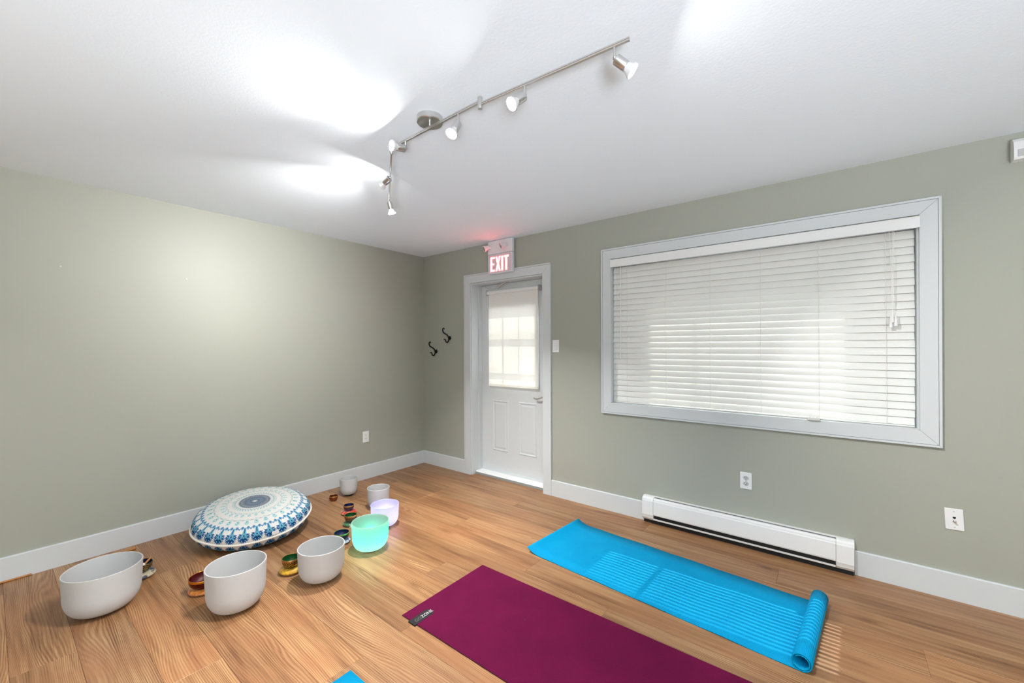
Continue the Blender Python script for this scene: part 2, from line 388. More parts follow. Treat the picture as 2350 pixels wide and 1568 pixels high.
# ---- mitred casing boards
def casing(parent, x0, x1, z0, z1, w, sides, band=0.012, t=0.02, foot=None):
    """flat board with a raised outer band; x0..z1 is the outer rectangle"""
    g = 0.0006
    def board(poly, bandpoly):
        q = prism_vf(poly, 1, -t + 0.003, 0.0); r = prism_vf(bandpoly, 1, -t, 0.0)
        vf('casing_board', q, M['trim'], parent); vf('casing_band', r, M['trim'], parent)
    zb = z0 if 'b' in sides else z0
    B = band
    def rectpoly(o0, o1, i0, i1): return [o0, o1, i1, i0]
    oTL, oTR, oBL, oBR = (x0, z1), (x1, z1), (x0, z0), (x1, z0)
    def ins(d, bottom=True): return {'TL': (x0 + d, z1 - d), 'TR': (x1 - d, z1 - d), 'BL': (x0 + d, z0 + (d if 'b' in sides else 0)), 'BR': (x1 - d, z0 + (d if 'b' in sides else 0))}
    I, Bn = ins(w), ins(B); Bg = ins(B + 0.0015)
    def sh(p, dx, dz): return (p[0] + dx, p[1] + dz)
    # top
    board([sh(Bg['TL'], g, 0), sh(Bg['TR'], -g, 0), sh(I['TR'], -g, 0), sh(I['TL'], g, 0)], [sh(oTL, g, 0), sh(oTR, -g, 0), sh(Bn['TR'], -g, 0), sh(Bn['TL'], g, 0)])
    board([sh(Bg['TL'], 0, -g), sh(I['TL'], 0, -g), sh(I['BL'], 0, g), sh(Bg['BL'], 0, g)], [sh(oTL, 0, -g), sh(Bn['TL'], 0, -g), sh(Bn['BL'], 0, g), sh(oBL, 0, g)])
    board([sh(Bg['TR'], 0, -g), sh(Bg['BR'], 0, g), sh(I['BR'], 0, g), sh(I['TR'], 0, -g)], [sh(oTR, 0, -g), sh(oBR, 0, g), sh(Bn['BR'], 0, g), sh(Bn['TR'], 0, -g)])
    if 'b' in sides:
        board([sh(Bg['BL'], g, 0), sh(I['BL'], g, 0), sh(I['BR'], -g, 0), sh(Bg['BR'], -g, 0)], [sh(oBL, g, 0), sh(Bn['BL'], g, 0), sh(Bn['BR'], -g, 0), sh(oBR, -g, 0)])

t1 = thing('trim_1', 'flat white casing framing the exit door', 'door casing', (1.245, 0, 0), kind='structure')
casing(t1, 0.69, 1.80, 0.0006, 2.142, 0.09, '')
t2 = thing('trim_2', 'wide white mitred casing framing the window', 'window casing', (3.307, 0, 0.812), kind='structure')
casing(t2, 2.306, 4.309, 0.812, 2.180, 0.086, 'b', t=0.022)

# ---- door
d1 = thing('door_1', 'white half glazed exit door with two raised panels, set deep in its frame', 'door', (1.247, 0.15, 0), kind='structure')
LX0, LX1, LZ1, DY = 0.79, 1.705, 2.035, 0.15
GX0, GX1, GZ0, GZ1 = 0.925, 1.53, 0.985, 1.78      # glazed opening
vf('door_leaf', join([box_vf(LX0, GX0, DY, DY + 0.044, 0.035, LZ1), box_vf(GX1, LX1, DY, DY + 0.044, 0.035, LZ1), box_vf(GX0, GX1, DY, DY + 0.044, 0.035, GZ0), box_vf(GX0, GX1, DY, DY + 0.044, GZ1, LZ1)]), M['door'], d1)
def raised(x0, x1, z0, z1):
    """moulded panel: sunk groove and raised field"""
    P = []
    for d, y in ((0, 0), (0.006, -0.006), (0.014, -0.006), (0.022, 0.001), (0.045, -0.004)): P.append((x0 + d, x1 - d, z0 + d, z1 - d, DY + y))
    V, Fc = [], []
    for a0, a1, c0, c1, y in P: V += [(a0, y, c0), (a1, y, c0), (a1, y, c1), (a0, y, c1)]
    for i in range(len(P) - 1):
        for q in range(4): Fc.append((i * 4 + q, i * 4 + (q + 1) % 4, (i + 1) * 4 + (q + 1) % 4, (i + 1) * 4 + q))
    n = (len(P) - 1) * 4; Fc.append((n, n + 1, n + 2, n + 3)); return V, Fc
vf('raised_panel', raised(0.952, 1.168, 0.263, 0.802), M['door'], d1); vf('raised_panel', raised(1.305, 1.532, 0.265, 0.805), M['door'], d1)
cols = [(0.925, 1.115), (1.132, 1.325), (1.338, 1.53)]; rows = [(0.985, 1.12), (1.15, 1.465), (1.505, 1.78)]
for cxx in cols:
    for rz in rows: box('pane', cxx[0], cxx[1], DY + 0.018, DY + 0.024, rz[0], rz[1], M['glass'], d1)
for a, b in ((1.115, 1.132), (1.325, 1.338)): box('muntin', a, b, DY + 0.008, DY + 0.034, GZ0, GZ1, M['door'], d1)
for a, b in ((1.12, 1.15), (1.465, 1.505)):
    for cxx in cols: box('muntin', cxx[0], cxx[1], DY + 0.008, DY + 0.034, a, b, M['door'], d1)
fr = []
for x0, x1, z0, z1 in ((GX0 - 0.03, GX1 + 0.03, GZ1, GZ1 + 0.03), (GX0 - 0.03, GX1 + 0.03, GZ0 - 0.03, GZ0), (GX0 - 0.03, GX0, GZ0, GZ1), (GX1, GX1 + 0.03, GZ0, GZ1)): fr.append(box_vf(x0, x1, DY - 0.008, DY, z0, z1))
vf('glazing_frame', join(fr), M['door'], d1)
for a, b in ((DX0, 0.789), (1.706, DX1)): box('door_jamb', a, b, 0.0, 0.2, 0, DZ, M['trim'], d1)
box('door_jamb', 0.789, 1.706, 0.0, 0.2, 2.037, DZ, M['trim'], d1)
for a, b in ((0.789, 0.802), (1.693, 1.706)): box('door_stop', a, b, 0.10, 0.148, 0.03, 2.037, M['trim'], d1)
box('threshold', 0.79, 1.705, 0.048, 0.2, 0.0, 0.022, M['threshold'], d1)
vf('threshold_cap', prism_vf([(0.056, 0.022), (0.2, 0.022), (0.2, 0.036), (0.149, 0.036), (0.062, 0.030)], 0, 0.79, 1.705), simple('white_sill_plate', lin(246, 246, 246), 0.35, bump=(200, 0.03, 0.0005)), d1)
box('door_sweep', LX0, LX1, DY - 0.006, DY - 0.0005, 0.037, 0.062, M['door'], d1)
lv = vf('lever_handle', join([along_vf([(0, 0), (0.026, 0), (0.024, 0.010), (0.010, 0.012), (0.010, 0.045), (0, 0.045)], (1.645, DY, 0.88), (0, -1, 0), 20),
    tube_vf(spline([(1.645, DY - 0.042, 0.882), (1.615, DY - 0.046, 0.876), (1.58, DY - 0.047, 0.862), (1.55, DY - 0.045, 0.858), (1.525, DY - 0.042, 0.866)]), 0.008, 10, None)]), M['nickel'], d1, True)
tag(lv, 'curved satin nickel lever handle')

# ---- roller shade on the door
rs = thing('roller_shade', 'ivory roller shade pulled down over the door glass', 'roller shade', (1.25, DY - 0.03, 0.955))
vf('roller_cassette', along_vf([(0, 0), (0.021, 0), (0.021, 0.665), (0, 0.665)], (0.913, DY - 0.03, 1.948), (1, 0, 0), 20), M['plastic'], rs, True)
for x in (0.905, 1.579): box('end_bracket', x, x + 0.012, DY - 0.055, DY - 0.002, 1.918, 1.975, M['plastic_grey'], rs, 0.002)
box('shade_fabric', 0.93, 1.568, DY - 0.0325, DY - 0.0318, 0.975, 1.93, M['shade'], rs)
box('hem_bar', 0.93, 1.568, DY - 0.040, DY - 0.024, 0.952, 0.978, M['shade'], rs, 0.003)
vf('bead_chain', join([tube_vf([(0.909 + dx, DY - 0.03 + dy, 1.94), (0.909 + dx, DY - 0.03 + dy, 1.50)], 0.0016, 6) for dx, dy in ((-0.004, -0.015), (0.003, 0.012))] + [tube_vf(spline([(0.905, DY - 0.045, 1.50), (0.9085, DY - 0.032, 1.487), (0.912, DY - 0.018, 1.50)]), 0.0016, 6)]), M['plastic_grey'], rs)

# ---- spring rod and wires above the door
sp = thing('door_spring_rod', 'short steel cylinder hanging on wires above the roller shade', 'door hardware', (1.12, 0.1, 1.99))
vf('cylinder', along_vf([(0, 0), (0.011, 0), (0.011, 0.118), (0, 0.118)], (1.066, 0.1, 1.992), (0.106, 0, 0.053), 14), M['nickel'], sp, True)
vf('wire', tube_vf(spline([(0.865, 0.12, 2.03), (0.905, 0.11, 2.0), (0.96, 0.105, 1.985), (1.02, 0.1, 1.983), (1.068, 0.1, 1.993)]), 0.0025, 6), M['plastic_grey'], sp)
vf('bracket', join([rod_vf((1.172, 0.1, 2.044), (1.205, 0.1, 2.036), 0.004, 8), box_vf(1.19, 1.215, 0.09, 0.11, 2.030, 2.037)]), M['nickel'], sp)
wr = vf('door_alarm_wire', tube_vf(spline([(1.2, 0.13, 1.985), (1.3, 0.125, 1.993), (1.4, 0.12, 2.01), (1.5, 0.115, 2.025), (1.6, 0.115, 2.02), (1.695, 0.115, 2.022)]), 0.0022, 6), M['cord']); tag(wr, 'thin white wire running along the top of the door frame', 'wire')

# ---- a post on the porch, dim through the shade
po = vf('porch_post', join([box_vf(0.60, 0.80, 0.72, 0.92, -0.1, 1.56), box_vf(0.57, 0.83, 0.69, 0.95, 1.50, 1.56)]), M['post']); tag(po, 'dark porch post outside, dim behind the door shade', 'post')

# ---- window
w1 = thing('window_1', 'wide window recess with white jambs, sill and sash behind the blind', 'window', (3.307, 0.1, 0.9), kind='structure')
JX0, JX1, JZ0, JZ1 = 2.388, 4.214, 0.902, 2.096
box('jamb', WX0, JX0, 0, 0.2, WZ0, WZ1, M['trim'], w1); box('jamb', JX1, WX1, 0, 0.2, WZ0, WZ1, M['trim'], w1)
box('head_jamb', JX0, JX1, 0, 0.2, JZ1, WZ1, M['trim'], w1); box('sill', JX0, JX1, -0.018, 0.2, WZ0 + 0.004, JZ0, M['trim'], w1)
SX0, SX1, SZ0, SZ1 = 2.70, 3.90, 0.93, 1.74
vf('sash_frame', join([box_vf(JX0, SX0, 0.13, 0.17, JZ0, JZ1), box_vf(SX1, JX1, 0.13, 0.17, JZ0, JZ1), box_vf(SX0, SX1, 0.13, 0.17, JZ0, SZ0), box_vf(SX0, SX1, 0.13, 0.17, SZ1, JZ1)]), M['trim'], w1)
box('mullion', 3.02, 3.05, 0.135, 0.165, SZ0, SZ1, M['trim'], w1)
for a, b in ((SX0, 3.02), (3.05, SX1)): box('pane', a, b, 0.147, 0.152, SZ0, SZ1, M['glass'], w1)

# ---- blind
bl = thing('venetian_blind', 'closed white horizontal slat blind filling the window', 'window blind', (3.3, 0.045, 0.905))
BX0, BX1, BY = 2.3935, 4.2085, 0.042
va = vf('valance', prism_vf([(-0.030, 2.022), (-0.030, 2.080), (-0.027, 2.086), (-0.018, 2.086), (-0.018, 2.022)], 0, 2.3925, 4.224), M['plastic'], bl)
box('head_rail', BX0, BX1, 0.015, 0.07, 2.035, 2.090, M['plastic'], bl, 0.002)
TILT = math.radians(14); NS, PITCH, Z0 = 25, 0.0443, 2.006
sec = []
for i in range(7):
    s = (i / 6 - 0.5) * 0.050; cr_ = 0.0016 * (1 - (2 * i / 6 - 1) ** 2); sec.append((s, cr_))
def slat_pt(s, c):   # s along the slat from top (outside) to bottom (room side), c crown towards the room
    return (-s * math.sin(TILT) - c * math.cos(TILT), -s * math.cos(TILT) + c * math.sin(TILT))
poly = [slat_pt(s, c + 0.0012) for s, c in sec] + [slat_pt(s, c - 0.0012) for s, c in reversed(sec)]
vv, ff = prism_vf(poly, 0, BX0, BX1); lx = (BX0 + BX1) / 2
sm = bpy.data.meshes.new('slat'); sm.from_pydata([(x - lx, y, z) for x, y, z in vv], [], ff); sm.materials.append(M['slat']); sm.update()
for i in range(NS):
    o = bpy.data.objects.new('slat', sm); COL.objects.link(o); o.parent = bl
    o.location = Vector((lx + random.uniform(-0.0015, 0.0015), BY, Z0 - PITCH * i - 0.004)) - ORG[bl.name]; o.rotation_euler.x = random.uniform(-0.008, 0.008)
box('bottom_rail', BX0, BX1, BY - 0.012, BY + 0.020, 0.9035, 0.9125, M['slat'], bl, 0.002)
for x in (2.515, 2.827, 3.144, 3.457, 3.774, 4.086):
    vf('ladder_cord', join([tube_vf([(x, BY - 0.0145, 2.03), (x + random.uniform(-.003, .003), BY - 0.0145, 1.5), (x + random.uniform(-.004, .004), BY - 0.0145, 0.915)], 0.0011, 6)] +
        [tube_vf([(x + 0.004, BY - 0.0143, Z0 - PITCH * i - 0.024), (x - 0.002, BY + 0.004, Z0 - PITCH * i - 0.018)], 0.0009, 4) for i in range(NS)]), M['cord'], bl)
wd = vf('tilt_wand', rod_vf((2.468, 0.004, 2.028), (2.466, 0.002, 1.265), 0.0035, 8), M['plastic'], bl, True)
vf('wand_hook', rod_vf((2.468, 0.004, 2.045), (2.468, 0.004, 2.022), 0.003, 8), M['nickel'], bl)
lc = vf('lift_cord', join([tube_vf(spline([(4.100 + dx, 0.004, 2.03), (4.107 + dx * 0.5, 0.001, 1.85), (4.112 + dx * 0.2, 0.0, 1.58)]), 0.0012, 6) for dx in (0, 0.016, 0.022)]), M['cord'], bl)
for dx, dz in ((0.0, 0.0), (0.014, -0.02), (-0.007, -0.028)):
    vf('tassel', lathe_vf([(0, 0.075), (0.002, 0.075), (0.004, 0.05), (0.009, 0.014), (0.010, 0.0), (0.0, 0.0)], 12, (4.113 + dx, 0.0, 1.50 + dz)), M['plastic'], lc, True)

dv = thing('remote_control', 'small silver remote control lying across the window sill edge', 'remote', (3.748, 0.0, JZ0))
def rotz(v, c, a):
    ca, sa = math.cos(a), math.sin(a); return [(c[0] + (x - c[0]) * ca - (y - c[1]) * sa, c[1] + (x - c[0]) * sa + (y - c[1]) * ca, z) for x, y, z in v]
v_, f_ = box_vf(3.712, 3.778, -0.036, 0.022, JZ0 + 0.0004, JZ0 + 0.018, 0.003); finish('case', rotz(v_, (3.745, 0), 0.04), f_, M['device'], dv, False, None)
for i in range(3):
    v_, f_ = box_vf(3.722 + i * 0.017, 3.734 + i * 0.017, -0.012, 0.004, JZ0 + 0.018, JZ0 + 0.0195); finish('button', rotz(v_, (3.745, 0), 0.04), f_, M['plastic_grey'], dv, False, None)

# ------------------------------------------------------------------ exit sign
ex = thing('exit_sign', 'lit red EXIT sign with two emergency lamp heads above the door', 'exit sign', (1.24, -0.04, 2.105))
EX0, EX1 = 1.075, 1.388
box('mount_plate', EX0 + 0.02, EX1 - 0.02, -0.022, -0.0005, 2.146, 2.43, M['exit_side'], ex)
box('sign_case', EX0, EX1, -0.0585, -0.0215, 2.106, 2.300, M['exit_side'], ex, 0.003)
box('battery_case', EX0 - 0.002, EX1, -0.0595, -0.0215, 2.303, 2.4375, M['exit_side'], ex, 0.004)
fp = box('face_panel', EX0 + 0.012, EX1 - 0.008, -0.0602, -0.0586, 2.114, 2.294, M['exit_face'], ex)
LZ0, LZ1_ = 2.128, 2.272; y0, y1 = -0.0622, -0.0603
def stroke(x0, x1, z0, z1): return box_vf(x0, x1, y0, y1, z0, z1)
st = 0.022
xE, xX, xI, xT = 1.112, 1.178, 1.254, 1.288
lE = join([stroke(xE, xE + st, LZ0, LZ1_), stroke(xE + st, xE + 0.056, LZ0, LZ0 + st * .8), stroke(xE + st, xE + 0.050, 2.192, 2.192 + st * .7), stroke(xE + st, xE + 0.056, LZ1_ - st * .8, LZ1_)])
lX = join([prism_vf([(xX, LZ0), (xX + st, LZ0), (xX + 0.066, LZ1_), (xX + 0.066 - st, LZ1_)], 1, y0, y1), prism_vf([(xX + 0.066 - st, LZ0), (xX + 0.066, LZ0), (xX + st, LZ1_), (xX, LZ1_)], 1, y0 - 0.0002, y1)])
lI = stroke(xI, xI + st, LZ0, LZ1_); lT = join([stroke(xT + 0.017, xT + 0.017 + st, LZ0, LZ1_ - st * .8), stroke(xT, xT + 0.058, LZ1_ - st * .8, LZ1_)])
for t_ in (lE, lX, lI, lT): vf('letter', t_, M['exit_red'], ex)
for x, dirv in ((1.10, (-0.55, -0.75, -0.42)), (1.315, (-0.55, -0.75, -0.42))):
    p = Vector((x, -0.062, 2.375)); d = Vector(dirv).normalized()
    lh = vf('lamp_head', join([along_vf([(0, 0), (0.016, 0), (0.020, 0.012), (0.030, 0.045), (0.033, 0.050), (0.033, 0.056), (0.030, 0.056), (0.026, 0.048), (0, 0.046)], p + d * -0.005 + Vector((0, -0.018, 0)), d, 20), rod_vf((x + 0.012, -0.0595, 2.375), (x + 0.006, -0.084, 2.372), 0.014, 12)]), M['exit_side'], ex, True)
    vf('lens', along_vf([(0, 0), (0.029, 0), (0.026, 0.004), (0, 0.007)], p + d * 0.046 + Vector((0, -0.018, 0)), d, 20), M['chrome'], lh, True)

# ------------------------------------------------------------------ wall plates and hooks
def plate(name, label, cat, wall, c, w=0.071, h=0.114, rot=0.0):
    """empty + plate; wall 'b' (faces -y, c=(x,z)) or 'l' (faces +x, c=(y,z)); returns placer for parts"""
    loc = (c[0], 0, c[1] - h / 2) if wall == 'b' else (0, c[0], c[1] - h / 2)
    t = thing(name, label, cat, loc); ca, sa = math.cos(rot), math.sin(rot)
    def put(nm, vft, mat, parent=None, smooth=False):     # vft in local (a across, d out of wall, z up)
        out = []
        for a, d, z in vft[0]:
            a, z = a * ca - z * sa, a * sa + z * ca
            out.append((c[0] + a, -d, c[1] + z) if wall == 'b' else (d, c[0] + a, c[1] + z))
        return finish(nm, out, vft[1], mat, parent or t, smooth, None)
    put('cover_plate', box_vf(-w / 2, w / 2, 0.0, 0.006, -h / 2, h / 2, 0.002), M['plastic'])
    return t, put
def disc(a, z, ra, rz, d0, d1, n=20, cut=1.0):
    return prism_loc([(a + ra * max(-cut, min(cut, math.cos(2 * math.pi * i / n))), z + rz * math.sin(2 * math.pi * i / n)) for i in range(n)], d0, d1)
def prism_loc(poly, d0, d1):
    v, f = prism_vf(poly, 1, d0, d1); return v, f
def duplex(label, wall, c, mface):
    t, put = plate('wall_outlet', label, 'outlet', wall, c)
    for z in (0.0195, -0.0195):
        r = put('receptacle', disc(0, z, 0.017, 0.0145, 0.005, 0.0085), mface)
        put('slot', join([box_vf(-0.0075, -0.005, 0.0085, 0.0089, z + 0.0005, z + 0.0075), box_vf(0.005, 0.0075, 0.0085, 0.0089, z + 0.001, z + 0.007)]), M['ink'], r)
        put('ground_hole', disc(0, z - 0.006, 0.0028, 0.0028, 0.0085, 0.0089, 10), M['ink'], r)
    put('screw', disc(0, 0, 0.003, 0.003, 0.006, 0.0075, 10), M['nickel'])
duplex('white duplex outlet with grey sockets above the baseboard heater', 'b', (3.370, 0.446), M['plastic_grey'])
duplex('small white duplex outlet low on the left wall', 'l', (-0.775, 0.438), M['plastic'])
t, put = plate('cable_outlet', 'white cable outlet plate with a metal coax stub, mounted slightly crooked', 'outlet', 'b', (4.354, 0.433), rot=0.045)
put('phone_jack', join([box_vf(-0.006, 0.006, 0.006, 0.0075, 0.006, 0.014), box_vf(-0.003, 0.003, 0.006, 0.0075, 0.003, 0.006)]), M['ink'])
v_, f_ = lathe_vf([(0, 0.0), (0.007, 0.0), (0.007, 0.004), (0.0048, 0.004), (0.0048, 0.018), (0.002, 0.018), (0, 0.019)], 12); put('coax_stub', ([(x, z + 0.005, y - 0.010) for x, y, z in v_], f_), M['chrome'], smooth=True)
for z in (0.042, -0.042): put('screw', disc(0, z, 0.0032, 0.0032, 0.006, 0.0072, 10), M['plastic_grey'])
t, put = plate('light_switch', 'white rocker light switch right of the exit door', 'switch', 'b', (1.847, 1.373))
v_, f_ = prism_vf([(0.005, -0.033), (0.005, 0.033), (0.0075, 0.033), (0.0115, -0.033)], 0, -0.0165, 0.0165); put('rocker', (v_, f_), M['plastic'])

def hook(label, x, z):
    t = thing('coat_hook', label, 'coat hook', (x, 0, z - 0.035), 'black coat hooks beside the door')
    vf('base_plate', join([along_vf([(0, 0), (0.019, 0), (0.018, 0.004), (0.012, 0.008), (0, 0.009)], (x, 0, z), (0, -1, 0), 16), rod_vf((x, 0, z + 0.014), (x, -0.006, z + 0.014), 0.009, 10), rod_vf((x, 0, z - 0.014), (x, -0.006, z - 0.014), 0.009, 10)]), M['black'], t)
    pts = spline([(x, -0.082, z + 0.096), (x, -0.092, z + 0.108), (x, -0.104, z + 0.103), (x, -0.108, z + 0.082), (x, -0.096, z + 0.060), (x, -0.070, z + 0.046), (x, -0.045, z + 0.034), (x, -0.026, z + 0.012), (x, -0.020, z - 0.012), (x, -0.028, z - 0.036), (x, -0.044, z - 0.048), (x, -0.062, z - 0.040), (x, -0.070, z - 0.020), (x, -0.084, z - 0.012), (x, -0.094, z - 0.018)], 6)
    n = len(pts); tp = [0.55 + 0.45 * min(1, min(i, n - 1 - i) / 14) for i in range(n)]
    vf('hook_arm', tube_vf(pts, 0.0075, 10, tp), M['black'], t, True)
    vf('neck', rod_vf((x, -0.004, z), (x, -0.024, z), 0.008, 10), M['black'], t, True)
hook('upper black scrolled coat hook nearer the door casing', 0.452, 1.470)
hook('lower black scrolled coat hook nearer the room corner', 0.225, 1.320)

for y, lb in ((-2.922, 'small screw anchor far left on the green wall'), (-2.277, 'small screw anchor within the bright glare on the green wall')):
    sc_ = vf('wall_screw', along_vf([(0, 0), (0.0065, 0), (0.006, 0.002), (0.003, 0.003), (0, 0.0035)], (0, y, 1.890), (1, 0, 0), 12), M['plastic_grey'], None, True); tag(sc_, lb, 'screw')

ps = thing('motion_sensor', 'white motion sensor box high on the right end of the window wall', 'sensor', (4.605, 0, 2.29))
vf('sensor_case', prism_vf([(0.0, 2.290), (-0.050, 2.291), (-0.056, 2.300), (-0.056, 2.345), (-0.048, 2.380), (-0.030, 2.398), (0.0, 2.402)], 0, 4.556, 4.655), M['plastic'], ps)
box('sensor_lens', 4.568, 4.643, -0.0585, -0.0555, 2.302, 2.338, M['plastic_grey'], ps, 0.001)

# ------------------------------------------------------------------ baseboard heater
ht = thing('baseboard_heater', 'long white electric baseboard heater under the window', 'heater', (3.302, 0, 0.025))
HX0, HX1 = 2.667, 3.939
box('back_case', HX0 + 0.004, HX1 - 0.004, -0.012, -0.0005, 0.03, 0.204, M['heater'], ht)
top = [(-0.0125, 0.1955), (-0.0125, 0.2065), (-0.030, 0.2065), (-0.030, 0.2035), (-0.018, 0.2035), (-0.018, 0.1955)]
vf('top_lip', prism_vf(top, 0, HX0 + 0.085, HX1 - 0.085), M['heater'], ht)
fpan = [(-0.036, 0.199), (-0.050, 0.1985), (-0.058, 0.192), (-0.060, 0.180), (-0.062, 0.176), (-0.064, 0.080), (-0.061, 0.072), (-0.053, 0.072), (-0.057, 0.082), (-0.055, 0.176), (-0.050, 0.189), (-0.036, 0.192)]
vf('front_panel', prism_vf(fpan, 0, HX0 + 0.0865, HX1 - 0.0865), M['heater'], ht)
box('heating_element', HX0 + 0.09, HX1 - 0.09, -0.050, -0.0125, 0.035, 0.16, M['rubber'], ht); box('gap_shade_strip', HX0 + 0.004, HX1 - 0.004, -0.036, -0.0155, 0.0003, 0.029, M['rubber'], ht)  # black strip painted in for the shade in the gap under the heater
bot = [(-0.0125, 0.030), (-0.046, 0.030), (-0.058, 0.035), (-0.0605, 0.047), (-0.057, 0.047), (-0.054, 0.039), (-0.044, 0.034), (-0.0125, 0.034)]
vf('bottom_lip', prism_vf(bot, 0, HX0 + 0.0865, HX1 - 0.0865), M['heater'], ht)
cap = [(-0.0125, 0.2065), (-0.030, 0.2065), (-0.050, 0.2005), (-0.0595, 0.192), (-0.0625, 0.180), (-0.0645, 0.176), (-0.0655, 0.072), (-0.061, 0.058), (-0.058, 0.045), (-0.046, 0.029), (-0.0125, 0.029)]
vf('end_cap', prism_vf(cap, 0, HX0, HX0 + 0.085), M['heater'], ht); vf('end_cap', prism_vf(cap, 0, HX1 - 0.085, HX1), M['heater'], ht)

# ------------------------------------------------------------------ track light
tl = thing('track_light', 'brushed nickel six head track light swinging under the ceiling', 'ceiling light', (2.385, -1.955, 2.36))
ZB, ZR = 2.390, 2.378
cnp = vf('canopy', lathe_vf([(0, 2.4395), (0.060, 2.4395), (0.061, 2.416), (0.058, 2.4125), (0, 2.4125)], 40, (2.371, -1.933, 0)), M['nickel'], tl, True)
vf('canopy_stem', rod_vf((2.371, -1.933, 2.4125), (2.371, -1.933, ZB), 0.006, 10), M['nickel'], tl, True)
J1, J2 = Vector((2.073, -1.930, ZB)), Vector((2.696, -1.942, ZB)); E1, E2 = Vector((1.506, -1.544, ZB)), Vector((3.326, -1.907, ZR))
def bar_vf(a, b, w=0.0045, h=0.007):
    d = (b - a).normalized(); s = d.cross(up).normalized(); u = Vector((0, 0, 1)); c = 0.0012; V = []
    sec_ = [(-w, -h + c), (-w + c, -h), (w - c, -h), (w, -h + c), (w, -c), (w - c * 1.2, 0), (w, c), (w, h - c), (w - c, h), (-w + c, h), (-w, h - c), (-w, c), (-w + c * 1.2, 0), (-w, -c)]
    n = len(sec_)
    for p in (a, b): V += [tuple(p + s * q[0] + u * q[1]) for q in sec_]
    return V, [tuple(range(n - 1, -1, -1)), tuple(range(n, 2 * n))] + [(i, (i + 1) % n, n + (i + 1) % n, n + i) for i in range(n)]
vf('track_bar', bar_vf(J1, J2), M['nickel'], tl); vf('track_bar', bar_vf(J1 + Vector((0, 0, -0.012)), E1 + Vector((0, 0, -0.012))), M['nickel'], tl); vf('track_bar', bar_vf(J2 + Vector((0, 0, -0.012)), E2), M['nickel'], tl)
for j in (J1, J2): vf('pivot_joint', along_vf([(0, 0), (0.004, 0), (0.009, 0.003), (0.010, 0.006), (0.010, 0.050), (0.008, 0.053), (0, 0.053)], j + Vector((0, 0, -0.034)), (0, 0, 1), 20), M['nickel'], tl, True)
HEADS = [((3.275, -1.909, ZR), (0.64, 0.36, -0.62), 0.8, BULB * 2), ((2.918, -1.930, ZR), (-0.30, -0.70, -0.62), 0.9, BULB), ((2.566, -1.940, ZB), (-0.02, -0.52, -0.83), 0.8, BULB),
         ((2.192, -1.932, ZB), (-0.12, -0.97, -0.12), 0.09, BULB * 2), ((1.863, -1.789, ZB - 0.012), (-0.93, -0.12, -0.36), 0.48, BULB * 2.3), ((1.532, -1.562, ZB - 0.012), (0.10, 0.22, -0.97), 1.0, BULB)]
for (px, py, pz), d, kw, lens in HEADS:
    d = Vector(d).normalized(); p = Vector((px, py, pz - 0.007))
    hd = vf('lamp_head', join([rod_vf(p, p + Vector((0, 0, -0.030)), 0.0052, 12), along_vf([(0, -0.006), (0.006, -0.005), (0.008, 0), (0.006, 0.005), (0, 0.006)], p + Vector((0, 0, -0.034)), up, 12)]), M['nickel'], tl, True)
    c0 = p + Vector((0, 0, -0.036)) + d * 0.004
    vf('lamp_socket', along_vf([(0, 0), (0.014, 0), (0.0175, 0.003), (0.0175, 0.044), (0.0165, 0.046), (0, 0.046)], c0, d, 24), M['nickel'], hd, True)
    vf('bulb', along_vf([(0.0, 0.0462), (0.0155, 0.0462), (0.020, 0.058), (0.0245, 0.066), (0.0265, 0.069), (0.0265, 0.0735), (0.0245, 0.0735), (0.0245, 0.0715)], c0, d, 24), M['bulb_glass'], hd, True)
    ad = bpy.data.lights.new('spot_beam', 'AREA'); ad.shape = 'DISK'; ad.size = 0.04; ad.energy = SPOT_W * kw; ad.spread = math.radians(95); ad.color = (1.0, 0.99, 0.975)
    ao = bpy.data.objects.new('spot_beam', ad); COL.objects.link(ao); ao.parent = hd; ao.location = c0 + d * 0.0745 - ORG[tl.name]; ao.rotation_euler = d.to_track_quat('-Z', 'Y').to_euler()
    vf('bulb_lens', along_vf([(0.0, 0.0722), (0.0243, 0.0716)], c0, d, 24), LENS[lens], hd, True)

# ------------------------------------------------------------------ crystal singing bowls
def crystal_prof(R, h, wall):
    out, inn = [], []
    for i in range(25):
        t = i / 24
        r = 0.5 + 0.47 * (1 - (1 - t / 0.5) ** 2.2) ** (1 / 2.2) if t < 0.5 else 0.97 + 0.03 * (t - 0.5) / 0.5
        out.append((R * r, h * t))
    for r, z in out: inn.append((max(r - wall, 0.001), wall + z * (h - wall) / h))
    inn[-1] = (inn[-1][0], h)
    rim = [(out[-1][0] - wall * 0.25, h + wall * 0.25), (out[-1][0] - wall * 0.75, h + wall * 0.25)]
    return [(0, 0)] + out + rim + list(reversed(inn)) + [(0, wall)]
BOWLS = [('b1', 0.8269, -2.8337, 0.1561, 0.2144, 'frost', 'largest white frosted crystal singing bowl, nearest the left edge of the floor'),
         ('b2', 1.3592, -2.3978, 0.1389, 0.2203, 'frost', 'white frosted crystal singing bowl beside the dark red metal bowl'),
         ('b3', 1.4526, -1.9871, 0.1288, 0.1838, 'frost', 'white frosted crystal singing bowl next to the green glowing one'),
         ('g', 1.3639, -1.6034, 0.1210, 0.1790, 'frost_green', 'crystal singing bowl glowing bright mint green from inside'),
         ('w2', 1.1290, -1.3264, 0.1046, 0.1560, 'frost_green', 'crystal singing bowl glowing white and violet behind the green one'),
         ('w1', 0.7861, -1.1529, 0.0918, 0.1642, 'frost', 'pale lilac tinted crystal singing bowl behind the violet glowing one'),
         ('ws', 0.2929, -1.1384, 0.0781, 0.1457, 'frost', 'smallest white crystal singing bowl against the left baseboard')]
